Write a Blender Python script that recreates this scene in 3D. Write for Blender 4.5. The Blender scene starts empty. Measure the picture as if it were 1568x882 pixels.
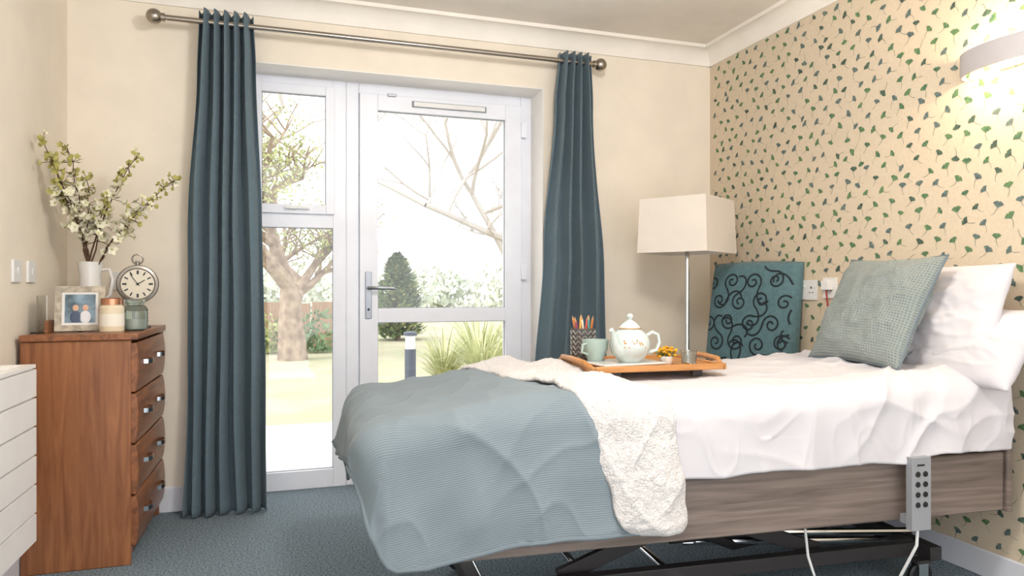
import bpy, math, random
from mathutils import Vector, Matrix, noise
random.seed(7)
S = bpy.context.scene
pi = math.pi

# ------------------------------------------------------------------ materials
def lin(c):
    out = []
    for v in c[:3]:
        v = v / 255.0
        out.append(v / 12.92 if v <= 0.04045 else ((v + 0.055) / 1.055) ** 2.4)
    return (out[0], out[1], out[2], 1.0)

def new_mat(name):
    m = bpy.data.materials.new(name)
    m.use_nodes = True
    nt = m.node_tree
    return m, nt, nt.nodes['Principled BSDF']

def mat(name, c, rough=.5, metal=0., c2=None, ns=6., stretch=(1, 1, 1), detail=4., dist=0.,
        bump=0., bs=60., bstretch=None, emit=0., sheen=0., spec=.5, trans=0., coat=0., lo=.35, hi=.65, alpha=1.):
    m, nt, b = new_mat(name)
    N, Lk = nt.nodes, nt.links
    tc = N.new('ShaderNodeTexCoord')
    mp = N.new('ShaderNodeMapping'); mp.inputs['Scale'].default_value = stretch
    Lk.new(tc.outputs['Object'], mp.inputs['Vector'])
    tx = N.new('ShaderNodeTexNoise'); tx.inputs['Scale'].default_value = ns
    tx.inputs['Detail'].default_value = detail; tx.inputs['Distortion'].default_value = dist
    Lk.new(mp.outputs['Vector'], tx.inputs['Vector'])
    rp = N.new('ShaderNodeValToRGB')
    c1 = lin(c)
    cc2 = lin(c2) if c2 else tuple(x * .95 for x in c1[:3]) + (1,)
    rp.color_ramp.elements[0].position = lo; rp.color_ramp.elements[0].color = cc2
    rp.color_ramp.elements[1].position = hi; rp.color_ramp.elements[1].color = c1
    Lk.new(tx.outputs['Fac'], rp.inputs['Fac'])
    Lk.new(rp.outputs['Color'], b.inputs['Base Color'])
    b.inputs['Roughness'].default_value = rough
    b.inputs['Metallic'].default_value = metal
    b.inputs['Specular IOR Level'].default_value = spec
    b.inputs['Transmission Weight'].default_value = trans
    b.inputs['Coat Weight'].default_value = coat
    b.inputs['Sheen Weight'].default_value = sheen
    b.inputs['Alpha'].default_value = alpha
    if emit:
        Lk.new(rp.outputs['Color'], b.inputs['Emission Color'])
        b.inputs['Emission Strength'].default_value = emit
    if bump:
        t2 = N.new('ShaderNodeTexNoise'); t2.inputs['Scale'].default_value = bs
        t2.inputs['Detail'].default_value = 3
        mp2 = N.new('ShaderNodeMapping'); mp2.inputs['Scale'].default_value = bstretch or (1, 1, 1)
        Lk.new(tc.outputs['Object'], mp2.inputs['Vector']); Lk.new(mp2.outputs['Vector'], t2.inputs['Vector'])
        bp = N.new('ShaderNodeBump'); bp.inputs['Strength'].default_value = bump
        bp.inputs['Distance'].default_value = .01
        Lk.new(t2.outputs['Fac'], bp.inputs['Height']); Lk.new(bp.outputs['Normal'], b.inputs['Normal'])
    return m

def weave(name, c, c2, su, sv, bump=.4, rough=.9, sheen=.3, dist=.004):
    """fabric with a grid weave in UV metres"""
    m, nt, b = new_mat(name)
    N, Lk = nt.nodes, nt.links
    tc = N.new('ShaderNodeTexCoord')
    sep = N.new('ShaderNodeSeparateXYZ'); Lk.new(tc.outputs['UV'], sep.inputs[0])
    outs = []
    for ax, s in (('X', su), ('Y', sv)):
        if s <= 0: continue
        mu = N.new('ShaderNodeMath'); mu.operation = 'MULTIPLY'; mu.inputs[1].default_value = s * 2 * pi
        Lk.new(sep.outputs[ax], mu.inputs[0])
        sn = N.new('ShaderNodeMath'); sn.operation = 'SINE'; Lk.new(mu.outputs[0], sn.inputs[0])
        ad = N.new('ShaderNodeMath'); ad.operation = 'MULTIPLY_ADD'
        ad.inputs[1].default_value = .5; ad.inputs[2].default_value = .5
        Lk.new(sn.outputs[0], ad.inputs[0]); outs.append(ad.outputs[0])
    if len(outs) == 2:
        mx = N.new('ShaderNodeMath'); mx.operation = 'MAXIMUM'
        Lk.new(outs[0], mx.inputs[0]); Lk.new(outs[1], mx.inputs[1]); h = mx.outputs[0]
    else:
        h = outs[0]
    nz = N.new('ShaderNodeTexNoise'); nz.inputs['Scale'].default_value = 5; Lk.new(tc.outputs['Object'], nz.inputs['Vector'])
    av = N.new('ShaderNodeMath'); av.operation = 'MULTIPLY_ADD'; av.inputs[1].default_value = .65
    n2 = N.new('ShaderNodeMath'); n2.operation = 'MULTIPLY'; n2.inputs[1].default_value = .4
    Lk.new(nz.outputs['Fac'], n2.inputs[0]); Lk.new(h, av.inputs[0]); Lk.new(n2.outputs[0], av.inputs[2])
    mix = N.new('ShaderNodeMix'); mix.data_type = 'RGBA'
    mix.inputs[6].default_value = lin(c2); mix.inputs[7].default_value = lin(c)
    Lk.new(av.outputs[0], mix.inputs[0]); Lk.new(mix.outputs[2], b.inputs['Base Color'])
    bp = N.new('ShaderNodeBump'); bp.inputs['Strength'].default_value = bump; bp.inputs['Distance'].default_value = dist
    Lk.new(h, bp.inputs['Height']); Lk.new(bp.outputs['Normal'], b.inputs['Normal'])
    b.inputs['Roughness'].default_value = rough; b.inputs['Sheen Weight'].default_value = sheen
    b.inputs['Specular IOR Level'].default_value = .2
    return m

def pane_mat(name, tint=(1, 1, 1, 1), gl=.05):
    m = bpy.data.materials.new(name); m.use_nodes = True
    nt = m.node_tree; nt.nodes.clear()
    o = nt.nodes.new('ShaderNodeOutputMaterial'); mx = nt.nodes.new('ShaderNodeMixShader')
    t = nt.nodes.new('ShaderNodeBsdfTransparent'); t.inputs[0].default_value = tint
    g = nt.nodes.new('ShaderNodeBsdfGlossy'); g.inputs['Roughness'].default_value = .02
    mx.inputs[0].default_value = gl
    nt.links.new(t.outputs[0], mx.inputs[1]); nt.links.new(g.outputs[0], mx.inputs[2]); nt.links.new(mx.outputs[0], o.inputs[0])
    return m

M_wall = mat('wall_cream_paint', (239, 229, 213), .85, bump=.05, bs=200, spec=.2)
M_ceil = mat('ceiling_paint', (236, 229, 220), .9, spec=.2)
M_trim = mat('cornice_paint', (242, 237, 229), .7, spec=.3)
M_reveal = mat('reveal_lit_white', (240, 237, 232), .7, spec=.3)  # whiter than the wall: window light on the reveal put into the colour
M_skirt = mat('skirting_gloss', (226, 228, 236), .4)
M_paper = mat('wallpaper_base', (214, 199, 176), .75, c2=(209, 193, 170), ns=90, bump=.08, bs=300, spec=.25)
M_leafA = mat('wallpaper_leaf_slate', (80, 96, 98), .7, c2=(108, 126, 116), ns=60)
M_leafB = mat('wallpaper_leaf_green', (104, 138, 90), .7, c2=(70, 104, 82), ns=60)
M_leafC = mat('wallpaper_leaf_dark', (62, 78, 74), .7, c2=(84, 108, 86), ns=60)
M_carpet = mat('carpet_blue_grey', (166, 181, 190), .97, c2=(98, 115, 126), ns=130, detail=6, bump=1., bs=260, spec=.05, lo=.36, hi=.62)
M_upvc = mat('upvc_white', (236, 239, 248), .3)
M_gask = mat('gasket_grey', (140, 146, 152), .6)
M_pane = pane_mat('window_glass')
M_steel = mat('brushed_steel', (168, 160, 150), .3, 1.)
M_chrome = mat('chrome', (225, 228, 232), .12, 1.)
M_handle = mat('handle_satin', (150, 154, 160), .35, 1.)
M_black = mat('black_plastic', (24, 24, 27), .45)
M_dkmetal = mat('dark_powder_coat', (60, 57, 58), .45, .3)
M_white = mat('white_plastic', (232, 232, 232), .4)
M_rad = mat('radiator_enamel', (242, 240, 238), .35)
M_walnutV = mat('walnut_vertical', (166, 109, 70), .38, c2=(122, 74, 45), ns=3.2, stretch=(9, 9, .8), detail=8, dist=1.2, lo=.3, hi=.7, coat=.15)
M_walnutH = mat('walnut_horizontal', (158, 101, 64), .36, c2=(108, 65, 40), ns=3.2, stretch=(9, .9, 9), detail=8, dist=1.2, lo=.3, hi=.7, coat=.15)
M_bedwood = mat('bed_grey_oak', (142, 127, 118), .5, c2=(104, 91, 84), ns=3., stretch=(.9, 6, 16), detail=8, dist=.8, lo=.3, hi=.7)
M_curt = weave('curtain_teal_grey', (106, 124, 134), (78, 97, 107), 0, 130, bump=.35, dist=.002, sheen=.12)
M_sheet = mat('white_cotton', (212, 209, 213), .85, c2=(206, 203, 208), ns=4, bump=.08, bs=400, sheen=.05, spec=.15)
M_blank = weave('blanket_grey_rib', (134, 146, 153), (108, 121, 129), 0, 160, bump=.3, dist=.0015, sheen=.1)
M_fleece = mat('sherpa_fleece', (220, 217, 216), .98, c2=(208, 204, 202), ns=110, bump=.7, bs=170, sheen=.2, spec=.05)
M_cush = weave('cushion_sage_waffle', (152, 160, 157), (108, 119, 118), 95, 95, bump=.8, dist=.003, sheen=.1)
M_hem = mat('blanket_stitch', (112, 124, 132), .9)
M_teal = mat('armchair_teal', (86, 118, 126), .8, c2=(76, 107, 115), ns=40, bump=.2, bs=300, sheen=.1)
M_scroll = mat('armchair_scroll_dark', (20, 32, 38), .8)
M_beech = mat('beech_wood', (196, 150, 100), .45, c2=(170, 122, 76), ns=4, stretch=(8, 8, 1), dist=.6)
M_bamboo = mat('bamboo', (196, 140, 82), .4, c2=(166, 110, 58), ns=4, stretch=(1, 14, 14), dist=.5, lo=.3, hi=.7)
M_shade = mat('lampshade_fabric', (222, 213, 202), .9, bump=.1, bs=300)
M_china = mat('pale_mint_china', (204, 214, 210), .12, c2=(192, 206, 203), ns=5, coat=.4)
M_cupg = mat('cup_sage_china', (166, 186, 178), .2, coat=.3)
M_gold = mat('gold_detail', (224, 160, 90), .4, .3)
M_whitech = mat('white_china', (226, 224, 221), .15, coat=.4)

# ------------------------------------------------------------------ mesh builder
def link(o, parent=None):
    S.collection.objects.link(o)
    if parent is not None: o.parent = parent
    return o

def empty(name, loc=(0, 0, 0), rz=0.):
    e = bpy.data.objects.new(name, None); e.empty_display_size = .05
    e.location = loc; e.rotation_euler = (0, 0, rz)
    return link(e)

class MB:
    def __init__(s): s.v = []; s.f = []; s.m = []; s.mats = []
    def mi(s, m):
        if m not in s.mats: s.mats.append(m)
        return s.mats.index(m)
    def add(s, V, F, m, T=None):
        o = len(s.v); i = s.mi(m)
        for p in V:
            p = Vector(p)
            s.v.append(T @ p if T is not None else p)
        for f in F: s.f.append([o + k for k in f]); s.m.append(i)
    def box(s, lo, hi, m, T=None):
        x0, y0, z0 = lo; x1, y1, z1 = hi
        V = [(x0,y0,z0),(x1,y0,z0),(x1,y1,z0),(x0,y1,z0),(x0,y0,z1),(x1,y0,z1),(x1,y1,z1),(x0,y1,z1)]
        F = [(3,2,1,0),(4,5,6,7),(0,1,5,4),(1,2,6,5),(2,3,7,6),(3,0,4,7)]
        s.add(V, F, m, T)
    def lathe(s, prof, c, m, seg=32, T=None, cap=True):
        V = []; F = []; n = len(prof); c = Vector(c)
        for (r, z) in prof:
            for k in range(seg):
                a = 2 * pi * k / seg
                V.append((c.x + r * math.cos(a), c.y + r * math.sin(a), c.z + z))
        for i in range(n - 1):
            for k in range(seg):
                k2 = (k + 1) % seg
                F.append((i*seg+k, i*seg+k2, (i+1)*seg+k2, (i+1)*seg+k))
        if cap:
            F.append(tuple(range(seg - 1, -1, -1))); F.append(tuple((n-1)*seg + k for k in range(seg)))
        s.add(V, F, m, T)
    def tube(s, pts, rad, m, seg=8, T=None, caps=True, closed=False):
        pts = [Vector(p) for p in pts]; n = len(pts)
        if not hasattr(rad, '__len__'): rad = [rad] * n
        V = []; F = []
        d0 = (pts[1] - pts[0]).normalized()
        up = Vector((0, 0, 1)) if abs(d0.z) < .9 else Vector((1, 0, 0))
        u = d0.cross(up).normalized()
        for i, p in enumerate(pts):
            if closed: d = (pts[(i+1) % n] - pts[i-1])
            else: d = pts[min(i+1, n-1)] - pts[max(i-1, 0)]
            d = d.normalized() if d.length > 1e-9 else d0
            u = (u - d * u.dot(d)); u = u.normalized() if u.length > 1e-6 else d.orthogonal().normalized()
            w = d.cross(u)
            for k in range(seg):
                a = 2 * pi * k / seg
                V.append(p + (u * math.cos(a) + w * math.sin(a)) * rad[i])
        for i in range(n if closed else n - 1):
            j = (i + 1) % n
            for k in range(seg):
                k2 = (k + 1) % seg
                F.append((i*seg+k, i*seg+k2, j*seg+k2, j*seg+k))
        if caps and not closed:
            F.append(tuple(range(seg - 1, -1, -1))); F.append(tuple((n-1)*seg + k for k in range(seg)))
        s.add(V, F, m, T)
    def sphere(s, c, r, m, seg=16, rings=10, sc=(1, 1, 1), T=None):
        V = []; F = []; c = Vector(c)
        for i in range(rings + 1):
            th = pi * i / rings
            for k in range(seg):
                a = 2 * pi * k / seg
                V.append((c.x + r*sc[0]*math.sin(th)*math.cos(a), c.y + r*sc[1]*math.sin(th)*math.sin(a), c.z - r*sc[2]*math.cos(th)))
        for i in range(rings):
            for k in range(seg):
                k2 = (k + 1) % seg
                F.append((i*seg+k, i*seg+k2, (i+1)*seg+k2, (i+1)*seg+k))
        s.add(V, F, m, T)
    def obj(s, name, parent=None, bevel=0., smooth=True, ang=35):
        me = bpy.data.meshes.new(name)
        me.from_pydata([tuple(p) for p in s.v], [], s.f)
        for m in s.mats: me.materials.append(m)
        for p, i in zip(me.polygons, s.m): p.material_index = i; p.use_smooth = smooth
        me.update()
        if smooth: me.set_sharp_from_angle(angle=math.radians(ang))
        o = bpy.data.objects.new(name, me); link(o, parent)
        if bevel:
            b = o.modifiers.new('bevel', 'BEVEL'); b.width = bevel; b.segments = 2
            b.limit_method = 'ANGLE'; b.angle_limit = math.radians(50); b.harden_normals = False
        return o

def grid(name, nu, nv, fn, m, parent=None, thick=0., m2=None, wrap=False, offset=-1):
    """fn(i/nu, j/nv) -> (x,y,z, u,v)"""
    V = []; UV = []
    for j in range(nv + 1):
        for i in range(nu + 1):
            r = fn(i / nu, j / nv); V.append(r[:3]); UV.append(r[3:5])
    F = []
    w = nu + 1
    for j in range(nv):
        for i in range(nu): F.append((j*w+i, j*w+i+1, (j+1)*w+i+1, (j+1)*w+i))
    me = bpy.data.meshes.new(name); me.from_pydata(V, [], F)
    uvl = me.uv_layers.new(name='UVMap')
    for lp in me.loops: uvl.data[lp.index].uv = UV[lp.vertex_index]
    for p in me.polygons: p.use_smooth = True
    me.materials.append(m)
    if m2: me.materials.append(m2)
    o = bpy.data.objects.new(name, me); link(o, parent)
    if thick:
        sm = o.modifiers.new('thick', 'SOLIDIFY'); sm.thickness = thick; sm.offset = offset
        if m2: sm.material_offset = 1
    return o

def nz(x, y, z=0.): return noise.noise(Vector((x, y, z)))
def ridge(x, y, z=0., p=3): return (1 - min(1, abs(nz(x, y, z)) * 2.2)) ** p
def interp(t, keys):
    if t <= keys[0][0]: return keys[0][1]
    for (a, va), (b, vb) in zip(keys, keys[1:]):
        if t <= b:
            k = (t - a) / (b - a); k = k * k * (3 - 2 * k)
            return va + (vb - va) * k
    return keys[-1][1]

# ------------------------------------------------------------------ room shell
XL, XR, YB, YF = -.976, 2.54, 3.78, -.9
ZC = 2.59
OX0, OX1, OZ = -.22, 1.423, 2.254
b = MB(); b.box((XL - .15, YF, -.1), (XR + .15, YB + .28, 0), M_carpet); b.obj('floor')
b = MB(); b.box((XL - .15, YF, ZC), (XR + .15, YB + .3, ZC + .12), M_ceil); b.obj('ceiling')
b = MB(); b.box((XL - .15, YF, 0), (XL, YB, ZC), M_wall); b.obj('wall_left')
b = MB(); b.box((XR, YF, 0), (XR + .15, YB, ZC), M_paper); wr = b.obj('wall_right')
b = MB()
b.box((XL - .15, YB, 0), (OX0, YB + .3, ZC), M_wall)
b.box((OX1, YB, 0), (XR + .15, YB + .3, ZC), M_wall)
b.box((OX0, YB, OZ), (OX1, YB + .3, ZC), M_wall)
b.obj('wall_back')
b = MB()
b.box((OX0, YB - .002, OZ - .006), (OX1, YB + .2, OZ), M_reveal)
b.box((OX0, YB - .002, 0), (OX0 + .006, YB + .2, OZ - .006), M_reveal)
b.box((OX1 - .006, YB - .002, 0), (OX1, YB + .2, OZ - .006), M_reveal)
b.obj('trim_4')  # thin lining added to carry the lit white of the reveal

# wallpaper ginkgo leaves (printed motif, on the wall face)
b = MB(); rr = random.Random(3)
row = 0; z = .13
while z < 2.50:
    y = YF + (.044 if row % 2 else 0)
    while y < YB - .03:
        cy = y + rr.uniform(-.011, .011); cz = z + rr.uniform(-.011, .011)
        ang = rr.choice((-1, 1)) * rr.uniform(.1, 1.1) + (pi if rr.random() < .12 else 0)
        sc = rr.uniform(.9, 1.15)
        mm = rr.choice((M_leafA, M_leafB, M_leafC, M_leafB, M_leafB, M_leafA))
        P = [(0, 0)]
        for k in range(11):
            a = -.95 + 1.9 * k / 10
            r = .0240 * (1 - .05 * (k % 2)) * (.86 if k == 5 else 1)
            P.append((r * math.sin(a), r * math.cos(a)))
        ca, sa = math.cos(ang) * sc, math.sin(ang) * sc
        def tr(p): return (XR - .0012, cy + p[0] * ca - p[1] * sa, cz + p[0] * sa + p[1] * ca)
        b.add([tr(p) for p in P], [(0, k, k + 1) for k in range(1, 11)], mm)
        cv = rr.choice((-1, 1)) * .013; V = []
        for k in range(6):
            t = k / 5; w = .0008
            cx = cv * t * t; V += [tr((cx - w, -.029 * t)), tr((cx + w, -.029 * t))]
        b.add(V, [(2*k, 2*k+1, 2*k+3, 2*k+2) for k in range(5)], mm)
        y += .088
    z += .058; row += 1
b.obj('wallpaper_pattern', wr, smooth=False)

# cornices
def cornice(name, p0, p1, inward):
    prof = [(0, .105), (.012, .105), (.012, .096)]
    for k in range(9):
        a = pi / 2 * k / 8
        prof.append((.012 + .072 * (1 - math.cos(a)), .096 - .076 * math.sin(a)))
    prof += [(.094, .02), (.094, 0), (0, 0)]
    V = []; p0 = Vector(p0); p1 = Vector(p1); n = Vector(inward)
    for P in (p0, p1):
        for (o, d) in prof: V.append(P + n * o - Vector((0, 0, d)))
    k = len(prof)
    F = [(i, (i+1) % k, k + (i+1) % k, k + i) for i in range(k)] + [tuple(range(k-1, -1, -1)), tuple(range(k, 2*k))]
    q = MB(); q.add(V, F, M_trim); q.obj(name, ang=50)
cornice('trim_1', (XL, YB, ZC), (XR, YB, ZC), (0, -1, 0))
cornice('trim_2', (XR, YF, ZC), (XR, YB, ZC), (-1, 0, 0))
cornice('trim_3', (XL, YF, ZC), (XL, YB, ZC), (1, 0, 0))

def skirt(name, lo, hi):
    q = MB(); q.box(lo, hi, M_skirt); q.obj(name, bevel=.006)
b = MB(); b.box((XL, YB - .016, 0), (OX0, YB, .125), M_skirt); b.box((OX1, YB - .016, 0), (XR, YB, .125), M_skirt); b.obj('baseboard_back', bevel=.006)
skirt('baseboard_right', (XR - .016, YF, 0), (XR, YB - .017, .105))
skirt('baseboard_left', (XL, YF, 0), (XL + .016, YB - .017, .125))

# ------------------------------------------------------------------ window + door
Y0, Y1 = 3.98, 4.05
def rect_frame(q, x0, x1, z0, z1, w, y0, y1, m, wb=None, wt=None):
    wb = w if wb is None else wb; wt = w if wt is None else wt
    q.box((x0, y0, z0), (x0 + w, y1, z1), m); q.box((x1 - w, y0, z0), (x1, y1, z1), m)
    q.box((x0 + w, y0, z1 - wt), (x1 - w, y1, z1), m); q.box((x0 + w, y0, z0), (x1 - w, y1, z0 + wb), m)
def glaze(par, q, x0, x1, z0, z1, y):
    g = .005
    rect_frame(q, x0 - .002, x1 + .002, z0 - .002, z1 + .002, g, y - .004, y + .012, M_gask)
    p = MB(); p.box((x0, y + .004, z0), (x1, y + .008, z1), M_pane); p.obj('glass', par)

w1 = empty('window_1')
q = MB()
rect_frame(q, OX0, .325, 0, OZ, .07, Y0, Y1, M_upvc, wb=.10, wt=.064)
q.box((OX0 + .07, Y0, 1.43), (.255, Y1, 1.52), M_upvc)
rect_frame(q, OX0 + .055, .262, 1.505, 2.205, .048, Y0 - .022, Y0 + .03, M_upvc)
q.box((.02, Y0 - .035, 1.522), (.06, Y0 - .02, 1.55), M_white); q.box((.0, Y0 - .05, 1.528), (.13, Y0 - .035, 1.542), M_white)
glaze(w1, q, OX0 + .103, .214, 1.553, 2.157, Y0 + .0)
glaze(w1, q, OX0 + .07, .255, .10, 1.43, Y0 + .02)
q.obj('frame', w1, bevel=.005)
d1 = empty('door_1')
q = MB()
rect_frame(q, .325, OX1, 0, OZ, .07, Y0, Y1, M_upvc, wb=.03, wt=.064)
q.obj('frame', d1, bevel=.005)
q = MB()
lx0, lx1 = .398, 1.35
q.box((lx0, Y0 - .02, .035), (lx0 + .10, Y0 + .04, 2.19), M_upvc)
q.box((lx1 - .10, Y0 - .02, .035), (lx1, Y0 + .04, 2.19), M_upvc)
q.box((lx0 + .10, Y0 - .02, 2.10), (lx1 - .10, Y0 + .04, 2.19), M_upvc)
q.box((lx0 + .10, Y0 - .02, .905), (lx1 - .10, Y0 + .04, .985), M_upvc)
q.box((lx0 + .10, Y0 - .02, .035), (lx1 - .10, Y0 + .04, .20), M_upvc)
q.box((.70, Y0 - .034, 2.135), (1.12, Y0 - .02, 2.162), M_white)
q.box((.69, Y0 - .028, 2.131), (1.13, Y0 - .02, 2.166), M_gask)
for zz in (.35, 1.15, 2.0): q.box((lx1 - .004, Y0 - .034, zz), (lx1 + .03, Y0 - .004, zz + .09), M_upvc)
q.box((.55, Y0 - .03, 2.18), (.60, Y0 - .02, 2.195), M_handle)
glaze(d1, q, lx0 + .10, lx1 - .10, .985, 2.10, Y0 + .0)
glaze(d1, q, lx0 + .10, lx1 - .10, .20, .905, Y0 + .0)
q.obj('leaf', d1, bevel=.005)
q = MB()
q.box((.428, Y0 - .032, .93), (.462, Y0 - .02, 1.19), M_handle)
q.tube([(.445, Y0 - .03, 1.10), (.445, Y0 - .065, 1.10), (.465, Y0 - .078, 1.10), (.515, Y0 - .08, 1.098), (.585, Y0 - .076, 1.096)], [.011, .010, .010, .009, .008], M_handle)
q.lathe([(.007, 0), (.007, .004)], (0, 0, 0), M_black, 12, T=Matrix.Translation((.445, Y0 - .032, .98)) @ Matrix.Rotation(pi/2, 4, 'X'))
q.obj('handle', d1, bevel=.003)

# ------------------------------------------------------------------ curtains
YR, ZR = 3.655, 2.383
r = MB()
r.tube([(-.55, YR, ZR), (1.69, YR, ZR)], .0135, M_steel, 16)
for xs, sg in ((-.55, -1), (1.69, 1)):
    r.tube([(xs - sg*.01, YR, ZR), (xs + sg*.012, YR, ZR)], .02, M_steel, 16)
    r.sphere((xs + sg * .036, YR, ZR), .036, M_steel, 24, 14)
for xb in (-.36, 1.60):
    r.tube([(xb, YR, ZR - .005), (xb, YB - .005, ZR - .005)], .008, M_steel, 10)
    r.tube([(xb, YB - .012, ZR - .005), (xb, YB, ZR - .005)], .026, M_steel, 20)
r.obj('curtain_rod')

def curtain(name, kx0, kx1, n, zt, zb, seed, amp=.045):
    par = empty(name)
    H = zt - zb
    def fn(s, t):
        zf = zt - H * t
        x0 = interp(t, kx0); x1 = interp(t, kx1)
        loose = min(1, t * 3)
        ph = 2 * pi * n * (s + .055 * nz(s * 3.2, seed, t * 1.1) * loose)
        A = amp * (1 - .2 * t) * (1 + .55 * loose * nz(s * 4.5, seed + 3, t * 1.3))
        sh = math.tanh(1.5 * math.sin(ph)) / .905
        x = x0 + (x1 - x0) * s + .010 * math.sin(2 * ph + 1) * (.4 + .6 * t) + .014 * nz(s * 3, t * 3, seed) * loose
        y = YR + A * sh + .006 * nz(s * 20, t * 4, seed) + .012 * loose * nz(s * 9, t * 1.7, seed + 9)
        hemz = .0025 if abs(t - .955) < .004 else 0
        return (x, y + hemz, zf, s * 1.6, H * t)
    grid('cloth', 260, 90, fn, M_curt, par, thick=.003, offset=0)
    return par
curtain('curtain', [(0, -.395), (.12, -.405), (.45, -.44), (1, -.46)], [(0, -.15), (.1, -.14), (.4, -.115), (1, -.085)], 5.5, 2.435, .008, 1.3)
curtain('curtain', [(0, 1.475), (.12, 1.45), (.45, 1.38), (.8, 1.32), (1, 1.31)], [(0, 1.665), (.12, 1.68), (.5, 1.745), (1, 1.79)], 4.5, 2.43, .008, 8.1)

# ------------------------------------------------------------------ chest of drawers
b = MB()
cx0, cx1, cy0, cy1, cz = XL + .018, -.56, 3.10, 3.76, .92
b.box((cx0, cy0, 0), (cx1 - .02, cy0 + .02, cz - .026), M_walnutV)
b.box((cx0, cy1 - .02, 0), (cx1 - .02, cy1, cz - .026), M_walnutV)
b.box((cx0, cy0 + .02, .05), (cx0 + .01, cy1 - .02, cz - .026), M_walnutV)
b.box((cx0 + .01, cy0 + .02, .03), (cx1 - .03, cy1 - .02, .07), M_walnutH)
b.box((cx1 - .06, cy0 + .02, 0), (cx1 - .04, cy1 - .02, .07), M_walnutH)
b.box((cx0 + .01, cy0 + .02, .07), (cx1 - .035, cy1 - .02, cz - .03), M_walnutH)
b.box((cx0, cy0 - .012, cz - .026), (cx1 + .008, cy1 + .003, cz), M_walnutH)
chest = b.obj('chest_of_drawers', bevel=.004)
b = MB(); h = MB()
dz = (cz - .03 - .075) / 4
for k in range(4):
    z0 = .075 + k * dz; z1 = z0 + dz - .008
    prof = []
    for j in range(9):
        t = j / 8; prof.append((cx1 - .004 + .010 * math.sin(pi * t) ** .6, z0 + (z1 - z0) * t))
    V = []
    for yy in (cy0 + .004, cy1 - .004):
        V += [(cx1 - .022, yy, z0)] + [(x, yy, zz) for x, zz in prof] + [(cx1 - .022, yy, z1)]
    n = 11
    b.add(V, [(i, (i+1) % n, n + (i+1) % n, n + i) for i in range(n)] + [tuple(range(n-1, -1, -1)), tuple(range(n, 2*n))], M_walnutH)
    zc = (z0 + z1) / 2 + .012
    for yc in (3.27, 3.59):
        V = []
        pts = [(cx1 + .004, yc - .052, zc), (cx1 + .022, yc - .045, zc), (cx1 + .03, yc - .02, zc), (cx1 + .031, yc, zc), (cx1 + .03, yc + .02, zc), (cx1 + .022, yc + .045, zc), (cx1 + .004, yc + .052, zc)]
        for (x, y, zz) in pts: V += [(x, y, zz - .009), (x, y, zz + .009), (x - .004, y, zz + .009), (x - .004, y, zz - .009)]
        F = []
        for i in range(6):
            for e in range(4): F.append((i*4+e, i*4+(e+1) % 4, (i+1)*4+(e+1) % 4, (i+1)*4+e))
        h.add(V, F + [(3, 2, 1, 0), (24, 25, 26, 27)], M_chrome)
b.obj('drawer_fronts', chest, bevel=.003); h.obj('drawer_handles', chest)

# ------------------------------------------------------------------ radiator cover
b = MB(); rx = -.812; ry0, ry1 = .9, 2.79
b.box((XL + .002, ry0, .235), (rx - .012, ry1 - .004, .825), M_rad)
nb = 6; hh = (.825 - .228) / nb
for k in range(nb):
    z0 = .228 + k * hh
    b.box((rx - .02, ry0, z0 + .002), (rx, ry1, z0 + hh - .004), M_rad)
b.box((XL + .002, ry0, .825), (rx - .002, ry1, .838), M_rad)
for k in range(40):
    yy = ry0 + .03 + k * .046
    b.box((XL + .03, yy, .838), (rx - .03, yy + .02, .841), M_rad)
for yy in (ry0 + .1, ry1 - .12): b.tube([(XL + .06, yy, .24), (XL + .06, yy, 0)], .009, M_rad, 12)
b.obj('radiator', bevel=.005)

# ------------------------------------------------------------------ sockets
def plate(name, o, n, w, hgt, kind):
    q = MB()
    if n == 'x+': T = Matrix.Translation(o) @ Matrix(((0, 0, 1), (1, 0, 0), (0, 1, 0))).to_4x4()
    elif n == 'x-': T = Matrix.Translation(o) @ Matrix(((0, 0, -1), (-1, 0, 0), (0, 1, 0))).to_4x4()
    else: T = Matrix.Translation(o) @ Matrix(((1, 0, 0), (0, 0, -1), (0, 1, 0))).to_4x4()
    q.box((-w/2, -hgt/2, 0), (w/2, hgt/2, .010), M_white, T)
    if kind == 'switch': q.box((-.008, -.014, .010), (.008, .014, .014), M_white, T)
    else:
        g = int(round(w / .075))
        for k in range(g):
            xx = (k - (g - 1) / 2) * .072
            q.box((xx - .004, .006, .010), (xx + .004, .018, .0105), M_black, T)
            q.box((xx - .014, -.016, .010), (xx - .007, -.010, .0105), M_black, T)
            q.box((xx + .007, -.016, .010), (xx + .014, -.010, .0105), M_black, T)
            q.box((xx + .018, .012, .010), (xx + .027, .028, .013), M_white, T)
    q.obj(name, bevel=.002)
plate('light_switch', (XL, 3.11, 1.165), 'x+', .086, .086, 'switch')
plate('light_switch', (XL, 3.27, 1.165), 'x+', .086, .086, 'switch')
plate('wall_socket', (-.72, YB, 1.135), 'y-', .146, .086, 'socket')
plate('wall_socket', (XR, 2.92, 1.09), 'x-', .146, .1, 'socket')
plate('wall_socket', (XR, 2.76, 1.10), 'x-', .086, .1, 'socket')
q = MB(); q.box((XR - .04, 2.735, 1.09), (XR - .010, 2.785, 1.135), M_white); 
q.tube([(XR - .03, 2.76, 1.09), (XR - .035, 2.74, 1.0), (XR - .05, 2.70, .85), (XR - .04, 2.7, .5)], .004, mat('red_cable', (150, 40, 34), .5))
q.obj('plug', bevel=.004)

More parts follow.
